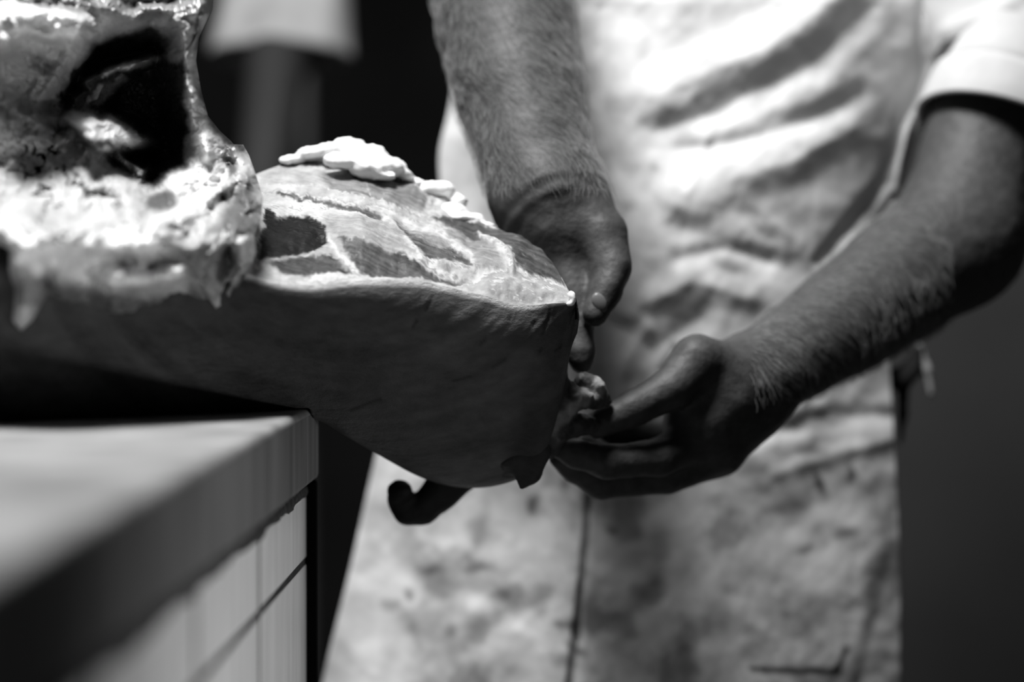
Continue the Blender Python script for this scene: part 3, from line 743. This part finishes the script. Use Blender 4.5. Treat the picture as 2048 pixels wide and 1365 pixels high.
# apron
ny, nx = 470, 400
pyv = np.linspace(-620, 2250, ny)
LX = cr([-620, -300, 0, 230, 300, 400, 600, 910, 1130, 1365, 2250], [1180, 1080, 930, 895, 879, 880, 835, 752, 702, 645, 600], pyv)
RX = cr([-620, -300, 0, 130, 260, 370, 430, 560, 760, 900, 1100, 1365, 2250], [1640, 1800, 1916, 1884, 1836, 1806, 1790, 1775, 1782, 1790, 1800, 1802, 1830], pyv)
uu = np.linspace(0, 1, nx)
X = LX[:, None]+(RX-LX)[:, None]*uu[None, :]; Yq = np.repeat(pyv[:, None], nx, 1)
U = np.broadcast_to(uu, X.shape)
c_ = (U-.52)*2
dep = 2.165+.075*np.abs(c_)**2.6
dep = dep-.022*np.exp(-((Yq-480)/300)**2)*np.exp(-(c_/.8)**2)        # belly
dep = dep-.00005*np.maximum(Yq-500, 0)+.0001*np.maximum(-Yq, 0)
fold = relief(X, Yq, [
 # + = away from the camera
 ('line', [(1720, 20), (1650, 110), (1560, 165), (1450, 215), (1300, 265)], (22, 14), .013, 34),
 ('line', [(1700, -40), (1600, 60), (1450, 130), (1330, 190)], (30, 36), -.022, 46),
 ('line', [(1700, 260), (1600, 310), (1480, 350), (1360, 400)], (18, 40), -.016, 36),
 ('line', [(1720, 190), (1600, 250), (1450, 290), (1300, 300)], 14, .012, 26),
 ('line', [(1415, 275), (1395, 340), (1375, 390)], 6, -.004, 12), 
 ('line', [(1850, -20), (1840, 120), (1800, 240), (1770, 360), (1700, 450), (1640, 520)], (6, 14), .014, 12),
 ('line', [(1880, -20), (1866, 130), (1815, 260), (1795, 380)], (8, 6), -.008, 8),
 ('line', [(1300, 380), (1330, 450), (1450, 480), (1560, 540), (1650, 560)], 14, .007, 32),
 ('line', [(1360, 520), (1450, 500), (1540, 520)], 10, .01, 20), ('line', [(1500, 400), (1590, 480), (1640, 520)], 10, -.005, 30),
 ('line', [(1300, 600), (1380, 560), (1500, 590)], 16, -.010, 26), ('line', [(1180, 520), (1250, 420), (1180, 380)], 12, .014, 30),
 ('line', [(1200, 640), (1300, 700), (1400, 640)], 18, .012, 30), ('line', [(1220, 800), (1250, 720), (1290, 660)], 8, -.01, 20),
 ('line', [(1330, 745), (1350, 700)], 6, .012, 10),
 ('line', [(1200, 20), (1205, 200), (1230, 330)], 30, .03, 50),
 ('line', [(1500, 880), (1620, 840), (1780, 830)], 12, .010, 22), ('line', [(1560, 950), (1700, 900), (1790, 880)], 8, -.006, 20),
 ('line', [(1720, 1365), (1770, 1180), (1790, 1060), (1795, 980)], (10, 6), .003, 16), ('line', [(1690, 1400), (1740, 1180), (1770, 1060)], 10, -.002, 22),
 ('line', [(760, 920), (720, 1120), (690, 1365)], 22, -.008, 40), ('line', [(900, 980), (890, 1180), (880, 1400)], 20, .006, 50),
], 10, .012, 5)
seam = cr([-700, 640, 1000, 1150, 1365, 2300], [1185, 1180, 1167, 1155, 1130, 1060], Yq)
sm = sst(700, 1000, Yq)
q = (X-seam)
step = 0
step = -.006*np.exp(np.minimum(q, 0)/80.)*(1-sst(-4, 18, q))+.002*np.exp(-np.maximum(q, 0)/40.)*sst(-4, 18, q)
dep = dep+.42*fold+sm*step+.006*n2(X, Yq, .006, 3, 90)+.0022*n2(X, Yq, .022, 3, 91)
st = [('ell', a, b, rx, ry, ro, v, .7) for a, b, rx, ry, ro, v in (
 (1640, 970, 9, 26, -25, .10), (1702, 948, 7, 16, 5, .15), (1600, 1010, 30, 18, -20, .25), (1570, 1022, 30, 10, 0, .32), (1690, 1065, 22, 12, 0, .25), (1610, 1100, 20, 8, 0, .3),
 (1067, 1010, 14, 20, 20, .2), (1130, 970, 8, 10, 0, .3), (865, 1140, 26, 10, 0, .28), (955, 1135, 30, 14, -10, .25), (1000, 1190, 18, 14, 0, .28), (950, 1170, 40, 16, 0, .42), (820, 1190, 10, 14, -30, .3),
 (780, 1210, 20, 10, 10, .4), (905, 1265, 14, 12, 0, .3), (960, 1060, 20, 30, 10, .42), (1120, 1250, 14, 8, 0, .35), (1225, 1060, 12, 8, 20, .25), (1155, 1170, 8, 14, 0, .15), (1145, 1255, 10, 12, 0, .12), (1150, 1300, 24, 8, 35, .2),
 (1575, 1230, 14, 8, 0, .4), (1500, 1265, 20, 12, 0, .42), (1640, 850, 60, 12, -5, .4), (1455, 525, 30, 14, 20, .32), (1530, 460, 24, 10, 30, .35), (1310, 335, 10, 7, 0, .5), (1320, 1100, 24, 30, 0, .45), (1620, 905, 40, 8, 0, .4))]
st += [('line', [(1500, 1338), (1580, 1344), (1650, 1346), (1676, 1340)], (5, 9), .02, 5), ('line', [(1676, 1340), (1688, 1305), (1690, 1296)], 6, .03, 5),
       ('line', [(1175, 1010), (1162, 1150), (1140, 1330), (1130, 1400)], (2, 5), .42, 5)]  # narrow shadow along the seam overlap, put into the colour
alb = paint(X, Yq, .74, st, 9, .04, 95)
low = sst(820, 1000, Yq)
bl = n2(X, Yq, .016, 5, 97); bl2 = n2(X, Yq, .009, 4, 99)
alb = alb*(1-low*.55*sst(-.05, .5, bl)*sst(740, 860, X))*(1-low*.25*sst(-.1, .4, bl2))
alb = alb*(1-.30*sst(380, 620, Yq)*sst(0, .5, n2(X, Yq, .008, 4, 101)))
alb = alb*(1-.22*low*sst(1160, 1175, X))  # lower panel right of the seam darkened, its shade put into the colour
Ga = P(X, Yq, dep)
ap = thick_sheet('apron', Ga, 'apron_cloth', man, alb, .0025); ap['label'] = 'stained white apron'
# apron tie at the waist
def strap(name, pts, wd, parent, m='grey_cloth', th=.002):
    s = SDF(.0025); s.chain(pts, .004); o = s.obj(name, m, parent); return o
strap('apron_tie', [(1778, 745, 2.245, 8), (1800, 758, 2.25, 26), (1822, 740, 2.255, 20), (1835, 700, 2.26, 12)], 0, man, 'dark_cloth')
strap('apron_tie', [(1806, 765, 2.25, 14), (1806, 830, 2.25, 10), (1800, 890, 2.25, 5)], 0, man, 'dark_cloth')
strap('apron_tie', [(1832, 690, 2.262, 12), (1852, 740, 2.262, 11), (1862, 790, 2.262, 7)], 0, man)['label'] = 'paler loose apron tie end'

# ------------------------------------------------------------------ a second worker far behind, out of focus
w2 = thing('person', 'blurred worker in the dark background, only a white sleeve showing above the meat', 'person', (-.58, 3.35, 0))
bx = -.66; by = 3.45
s = SDF(.006)
s.ell((bx, by, 1.22), (.16, .10, .30), .05); s.ell((bx, by, 1.02), (.16, .11, .14), .05); s.cap((bx, by, 1.45), (bx, by, 1.60), .06, .055, .03)
s.ell((bx, by-.03, 1.69), (.075, .095, .115), .02); s.cap((bx, by-.12, 1.695), (bx, by-.14, 1.67), .010, .014, .01)
for sx in (-1, 1): s.ell((bx+sx*.076, by-.02, 1.69), (.008, .02, .032), .006)
sh = np.array((bx+.20, by, 1.42)); el = P(560, 60, 3.35); wr_ = P(520, 420, 3.1)
s.cap((bx, by, 1.42), sh, .07, .06, .04); s.cap(sh, el, .055, .045, .02); s.cap(el, wr_, .045, .032, .02)
for k in range(4): s.cap(wr_+np.array((k*.02-.03, 0, -.02)), wr_+np.array((k*.02-.03, -.01, -.16)), .012, .009, .006)
s.cap(wr_, wr_+np.array((0, 0, -.07)), .034, .036, .02); s.cap(wr_+np.array((.03, 0, -.03)), wr_+np.array((.055, -.02, -.09)), .013, .01, .008)
sL = np.array((bx-.20, by, 1.42)); s.cap((bx, by, 1.42), sL, .07, .06, .04); s.cap(sL, sL+np.array((-.04, .02, -.28)), .052, .045, .02); s.cap(sL+np.array((-.04, .02, -.28)), sL+np.array((0, -.08, -.52)), .043, .03, .02)
s.cap(sL+np.array((0, -.08, -.52)), sL+np.array((.01, -.1, -.66)), .034, .02, .02)
s.obj('body', 'deep_skin', w2)
s = SDF(.006)
s.ell((bx, by, 1.22), (.19, .12, .30), .05); s.ell((bx, by, .98), (.18, .125, .16), .05)
s.cap((bx-.2, by, 1.42), (bx-.23, by+.02, 1.22), .075, .07, .03); s.cap((bx, by, 1.42), sL, .08, .075, .04)
s.obj('vest', 'dark_cloth', w2)
# loose white sleeve with an open, arched hem
ax = el-sh; ax = P(560, 140, 3.35)-P(575, -190, 3.4); Ls = np.linalg.norm(ax); ax /= Ls; c0 = P(575, -190, 3.4)
e1 = np.cross([0, 1, 0], ax); e1 /= np.linalg.norm(e1); e2 = np.cross(ax, e1); g = []
for l, rr_ in ((-.08, .075), (0, .082), (.06, .084), (.12, .088), (.17, .09), (.215, .094), (.225, .095), (.224, .091), (.17, .086), (.05, .078)):
    a = np.linspace(0, 2*math.pi, 73)[:-1]; wob = 1+.05*np.sin(4*a+l*9)+.03*np.sin(7*a)
    g.append(c0+ax*l+np.outer(np.cos(a)*rr_*wob, e1)+np.outer(np.sin(a)*rr_*.8*wob, e2))
o = mesh_obj('sleeve', np.array(g).reshape(-1, 3), grid_faces(10, 72, True), 'grey_cloth', w2); o['label'] = 'white sleeve, loose'
s = SDF(.008); s.ell((bx, by, .90), (.17, .12, .12), .04)
for sx in (-1, 1): s.cap((bx+sx*.09, by, .88), (bx+sx*.10, by, .06), .085, .055, .03)
s.obj('trousers', 'dark_cloth', w2)
for sx in (-1, 1):
    s = SDF(.006); s.cap((bx+sx*.10, by+.02, .05), (bx+sx*.11, by-.12, .045), .05, .043, .02); s.obj('boot', 'dark_cloth', w2)
# thin pipe standing in the background
pp = thing('pipe', 'thin grey vertical pipe standing in the dark background', 'pipe', (float(P(612, 200, 4.2)[0]), 4.2, 0))
a = np.linspace(0, 2*math.pi, 25)[:-1]
g = np.array([[[.011*math.cos(t)+pp.location[0], .011*math.sin(t)+pp.location[1], z] for t in a] for z in (0, .5, 1, 1.5, 2, 3.1)])
mesh_obj('tube', g.reshape(-1, 3), grid_faces(6, 24, True), 'pipe_metal', pp)
g = np.array([[[r_*math.cos(t)+pp.location[0], r_*math.sin(t)+pp.location[1], z] for t in a] for r_, z in ((.03, 0), (.03, .008), (.012, .012))])
mesh_obj('floor_flange', g.reshape(-1, 3), grid_faces(3, 24, True), 'pipe_metal', pp)
bpy.context.view_layer.update()
